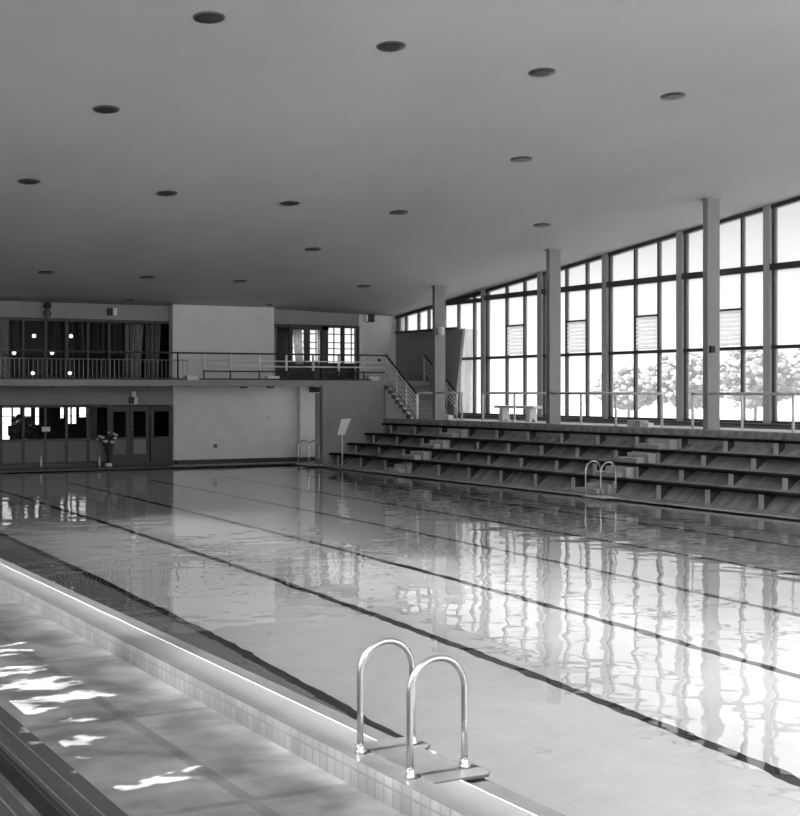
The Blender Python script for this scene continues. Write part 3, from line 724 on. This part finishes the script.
# ---------------------------------------------------------------- ladders
def hoop(bm, X0, X1, Y, z0, ztop, r, down=.6, zpool=None):
    R = (X1 - X0) / 2; xc = (X0 + X1) / 2; pts = [(X0, Y, z0), (X0, Y, z0 + (ztop - R - z0) * .5)]
    for k in range(25):
        a = math.pi - math.pi * k / 24; pts.append((xc + R * math.cos(a), Y, ztop - R + R * math.sin(a)))
    pts += [(X1, Y, z0 + .3), (X1, Y, z0 if zpool is None else zpool)]
    tube(bm, pts, r, 16)
def flange(bm, X, Y, z, r): lathe(bm, [(r*1.75, 0), (r*1.75, .014), (r*1.5, .022), (r*1.35, .03), (r*1.35, .05), (r*1.02, .055)], (X, Y, z), 20)
# near ladder
t = thing('pool_ladder', 'two steel handrail hoops of the pool ladder in the foreground', 'pool ladder', (4.25, 7.47, .30), 'steel pool ladders')
m_plate = mat('grey_plate', .09, .35, .15, 6)
for Y in (7.12, 7.76):
    bm = B(); hoop(bm, 4.03, 4.41, Y, .30, .995, .0205); tag(obj('handrail', bm, m_chrome, t))
    for X in (4.03, 4.41):
        bm = B(); flange(bm, X, Y, .30 if X < 4.1 else .312, .0205); obj('flange', bm, m_chrome, t)
bm = B(); prism(bm, [(4.09, 6.94), (4.47, 6.94), (4.51, 6.99), (4.51, 7.22), (4.46, 7.27), (4.42, 7.3), (4.42, 7.62), (4.47, 7.66), (4.51, 7.70), (4.51, 7.9), (4.47, 7.95), (4.09, 7.95)], 'Z', .29, .312)
obj('base_plate', bm, m_plate, t, .004)
tag(bxo('step_bracket', m_white, t, 4.44, 4.5, 7.60, 7.72, .16, .28), 'white bracket')
for Y in (7.12, 7.76):
    bm = B(); tube(bm, [(4.52, Y, .25), (4.52, Y, -1.2)], .019, 10); obj('rail_below', bm, m_chrome, t)
for z in (-.25, -.55, -.85, -1.15): bxo('tread', m_chrome, t, 4.5, 4.58, 7.14, 7.79, z, z + .025)
# others
def small_ladder(label, X0, Ys, w=.42, h=.85, X1=None):
    t = thing('pool_ladder', label, 'pool ladder', (X0 + .2, (Ys[0] + Ys[1]) / 2, 0), 'steel pool ladders')
    for Y in Ys:
        bm = B(); hoop(bm, X0, X0 + w, Y, 0, h, .022); obj('handrail', bm, m_white if 0 else m_chrome, t)
        for X in (X0, X0 + w):
            bm = B(); flange(bm, X, Y, 0, .022); obj('flange', bm, m_chrome, t)
    bxo('base_plate', m_conc_l, t, X0 - .05, X0 + w + .05, Ys[0] - .1, Ys[1] + .1, .0, .02)
    for z in (-.3, -.6, -.9): bxo('tread', m_chrome, t, 20.62, 20.7, Ys[0], Ys[1], z, z + .025)
small_ladder('steel pool ladder at the far right edge, in front of the concrete steps', 20.32, (26.6, 27.2), .45, .86)
small_ladder('steel pool ladder in the far corner beside the doorway', 20.32, (43.0, 43.8), .42, .85)

# ---------------------------------------------------------------- benches at the lower left
t = thing('near_bench', 'dark wooden spectator benches cut off at the lower left corner', 'bench', (1.9, 9, .13))
m_nb = mat('worn_brown_boards', .075, .7, .3, 5, .2, 30, stretch=(1, .1, 1))
m_edge = mat('worn_edge', .20, .5, .6, 9)
bxo('step_board', m_nb, t, 2.10, 2.38, 2, 26, .13, .27, bevel=.006)
bxo('edge_strip', m_edge, t, 2.250, 2.262, 2, 26, .268, .273)
bxo('edge_strip', m_edge, t, 2.125, 2.135, 2, 26, .268, .273)
bxo('riser', m_nb, t, 2.08, 2.10, 2, 26, .13, .25)
bxo('seat_board', m_nb, t, 1.40, 1.73, 2, 26, .44, .50, bevel=.006)
bxo('edge_strip', m_edge, t, 1.65, 1.66, 2, 26, .499, .503)
for y in range(3, 26, 3): bxo('support_wall', m_conc, t, 1.4, 1.66, y - .1, y + .1, .13, .44)
bm = B(); prism(bm, [(-2.6, .13), (1.35, .13), (1.35, .45), (.6, .45), (.6, .85), (-2.6, .85)], 'Y', -8, 46)
struct('floor_left_terrace', bm, m_conc)

# ---------------------------------------------------------------- ceiling downlights
sl_ = math.atan(.0965)
spots = [(209, 7.57, 19.5), (391, 10.77, 19.65), (542, 13.91, 19.89), (673, 17.12, 20.19), (106, 7.54, 24.54), (521, 17.01, 25.11), (29, 7.57, 30.26), (167, 10.78, 30.43),
         (290, 13.94, 30.53), (399, 17.03, 30.65), (542, 21.6, 30.88), (313, 17.02, 35.71), (46, 10.78, 41.07), (147, 13.95, 41.2), (240, 17.06, 41.23), (364, 21.5, 41.12), (127, 14.83, 45.6), (267, 19.99, 45.6)]
desc = ['largest round ceiling lamp at the top of the picture, first of the nearest row', 'round ceiling lamp, second of the nearest row', 'round ceiling lamp, third of the nearest row', 'pale round ceiling lamp, fourth and rightmost of the nearest row',
        'round ceiling lamp alone at upper left below the nearest row', 'round ceiling lamp below the third and fourth of the nearest row', 'round ceiling lamp at the left edge of the middle row', 'round ceiling lamp, second of the middle row',
        'round ceiling lamp, third of the middle row', 'round ceiling lamp, fourth of the middle row', 'small pale round ceiling lamp above the middle column', 'round ceiling lamp alone between the middle and far rows',
        'small round ceiling lamp, leftmost of the far row', 'small round ceiling lamp, second of the far row', 'small round ceiling lamp, third of the far row', 'small round ceiling lamp of the far row above the stair head',
        'tiny ceiling lamp close to the far wall beside the wall box', 'tiny ceiling lamp just above the white upper block']
for (px, X, Y), ds in zip(spots, desc):
    z = ceilz(X, Y); far = Y > 45
    t = thing('ceiling_lamp', ds, 'ceiling lamp', (X, Y, z), 'recessed round ceiling lamps')
    M = Matrix.Rotation(-sl_, 4, 'X'); r = .10 if far else .215
    bm = B(); seg = 32
    prof = [(r, -.018), (r + .02, -.02), (r + .03, -.005), (r + .03, .01)]
    lathe(bm, [(r - .001, .0), (r, -.02), (r + .018, -.022), (r + .028, -.008), (r + .028, .01)], (X, Y, z), seg, M); obj('rim', bm, m_trimring, t)
    bm = B(); lathe(bm, [(.02, -.023), (r * .6, -.0235), (r, -.024), (r + .002, -.019)], (X, Y, z), seg, M); obj('lens', bm, m_ringdark, t)

# ---------------------------------------------------------------- outside trees, seen hazily through the frosted glass
def blob_tree(X, Y, h, r, label, seed):
    rr = random.Random(seed); t = thing('tree', label, 'tree', (X, Y, .4), 'trees beyond the window wall')
    bm = B(); tube(bm, [(X, Y, .4), (X + .1, Y, h * .4), (X, Y + .1, h * .7)], [.12, .09, .05], 8); obj('trunk', bm, m_leaf, t)
    bm = B()
    tb = B(); bmesh.ops.create_icosphere(tb, subdivisions=1, radius=1); tv = [v.co.copy() for v in tb.verts]; tf = [[v.index for v in f.verts] for f in tb.faces]; tb.free()
    for q in range(900):
        a = rr.uniform(0, 6.28); e_ = rr.uniform(-1, 1); q_ = r * rr.uniform(.3, 1.05)
        c0 = Vector((X + q_ * math.cos(a) * math.sqrt(1 - e_*e_), Y + q_ * math.sin(a) * math.sqrt(1 - e_*e_), max(.8, h * .6 + e_ * h * .32 * rr.uniform(.5, 1.1))))
        s_ = rr.uniform(.15, .42)
        vv = [bm.verts.new(c0 + Vector((p.x, p.y, p.z * .7)) * s_ * rr.uniform(.75, 1.25)) for p in tv]
        for f_ in tf: bm.faces.new([vv[k_] for k_ in f_])
    obj('foliage', bm, m_tree, t)
blob_tree(66, 76.5, 5.6, 3.0, 'hazy tree beyond the glass between the middle and closest columns', 1)
blob_tree(66, 69.5, 5.9, 3.2, 'hazy tree beyond the glass just right of the closest column', 2)
blob_tree(66, 83, 4.6, 2.6, 'hazy tree beyond the glass left of the gap in the gallery railing', 4)
blob_tree(76, 73, 6.6, 3.4, 'hazy tree beyond the glass at the right edge of the picture', 3)
# unseen screen added outside the left windows, cut to let sun through in flecks

bm = B()
X_ = -9.0; tan_ = math.tan(math.radians(30)); kx = .10 / math.cos(math.radians(30))
def deck_pt(y, z):     # where the sun ray through (X_, y, z) meets the near deck
    dx = (z - .13) / tan_; return X_ + dx, y + kx * dx
rh = random.Random(11)
flecks = []
for i in range(60):
    flecks.append((rh.uniform(2.55, 3.2), rh.choice([rh.uniform(10.6, 15.5), rh.uniform(11, 13.2)]), rh.uniform(.04, .26), rh.uniform(.02, .09), rh.uniform(0, 6)))
flecks += [(2.85, 8.35, .26, .07, 1), (2.75, 9.6, .17, .12, 2), (2.95, 10.2, .12, .05, 3), (2.62, 9.15, .08, .04, 1), (3.15, 8.55, .1, .03, 2), (3.05, 11.0, .35, .05, 5), (2.65, 10.9, .12, .13, 4)]
def lit(y, z):
    dx, dy = deck_pt(y, z)
    if dx < 2.53: return False
    for (cx, cy, a, b, ph) in flecks:
        u = (dx - cx) / a; v = (dy - cy + .04 * math.sin(dx * 14 + ph)) / b
        if u * u + v * v < 1 + .5 * math.sin(5 * math.atan2(v, u) + ph) + .35 * math.sin(11 * math.atan2(v, u) + 2 * ph): return True
    return False
ya, yb, za, zb_, st_ = 5.0, 15.0, 6.7, 7.5, .03
def q(y0, y1, z0, z1): bm.faces.new([bm.verts.new((X_, y0, z0)), bm.verts.new((X_, y1, z0)), bm.verts.new((X_, y1, z1)), bm.verts.new((X_, y0, z1))])
q(-12, 50, 0.4, za); q(-12, 50, zb_, 9.5); q(-12, ya, za, zb_); q(yb, 50, za, zb_)
ny_ = int((yb - ya) / st_); nz_ = int((zb_ - za) / st_)
for j in range(nz_):
    z = za + j * (zb_ - za) / nz_; z2 = za + (j + 1) * (zb_ - za) / nz_; run0 = None
    for i in range(ny_ + 1):
        y = ya + i * (yb - ya) / ny_
        solid = i < ny_ and not lit(y + st_ / 2, z + st_ / 2)
        if solid and run0 is None: run0 = y
        if not solid and run0 is not None: q(run0, y, z, z2); run0 = None
o = obj('screen', bm, m_leaf); sd_ = o.modifiers.new('t', 'SOLIDIFY'); sd_.thickness = .02
tag(o, 'added unseen hedge close outside the left-hand windows', 'screen')
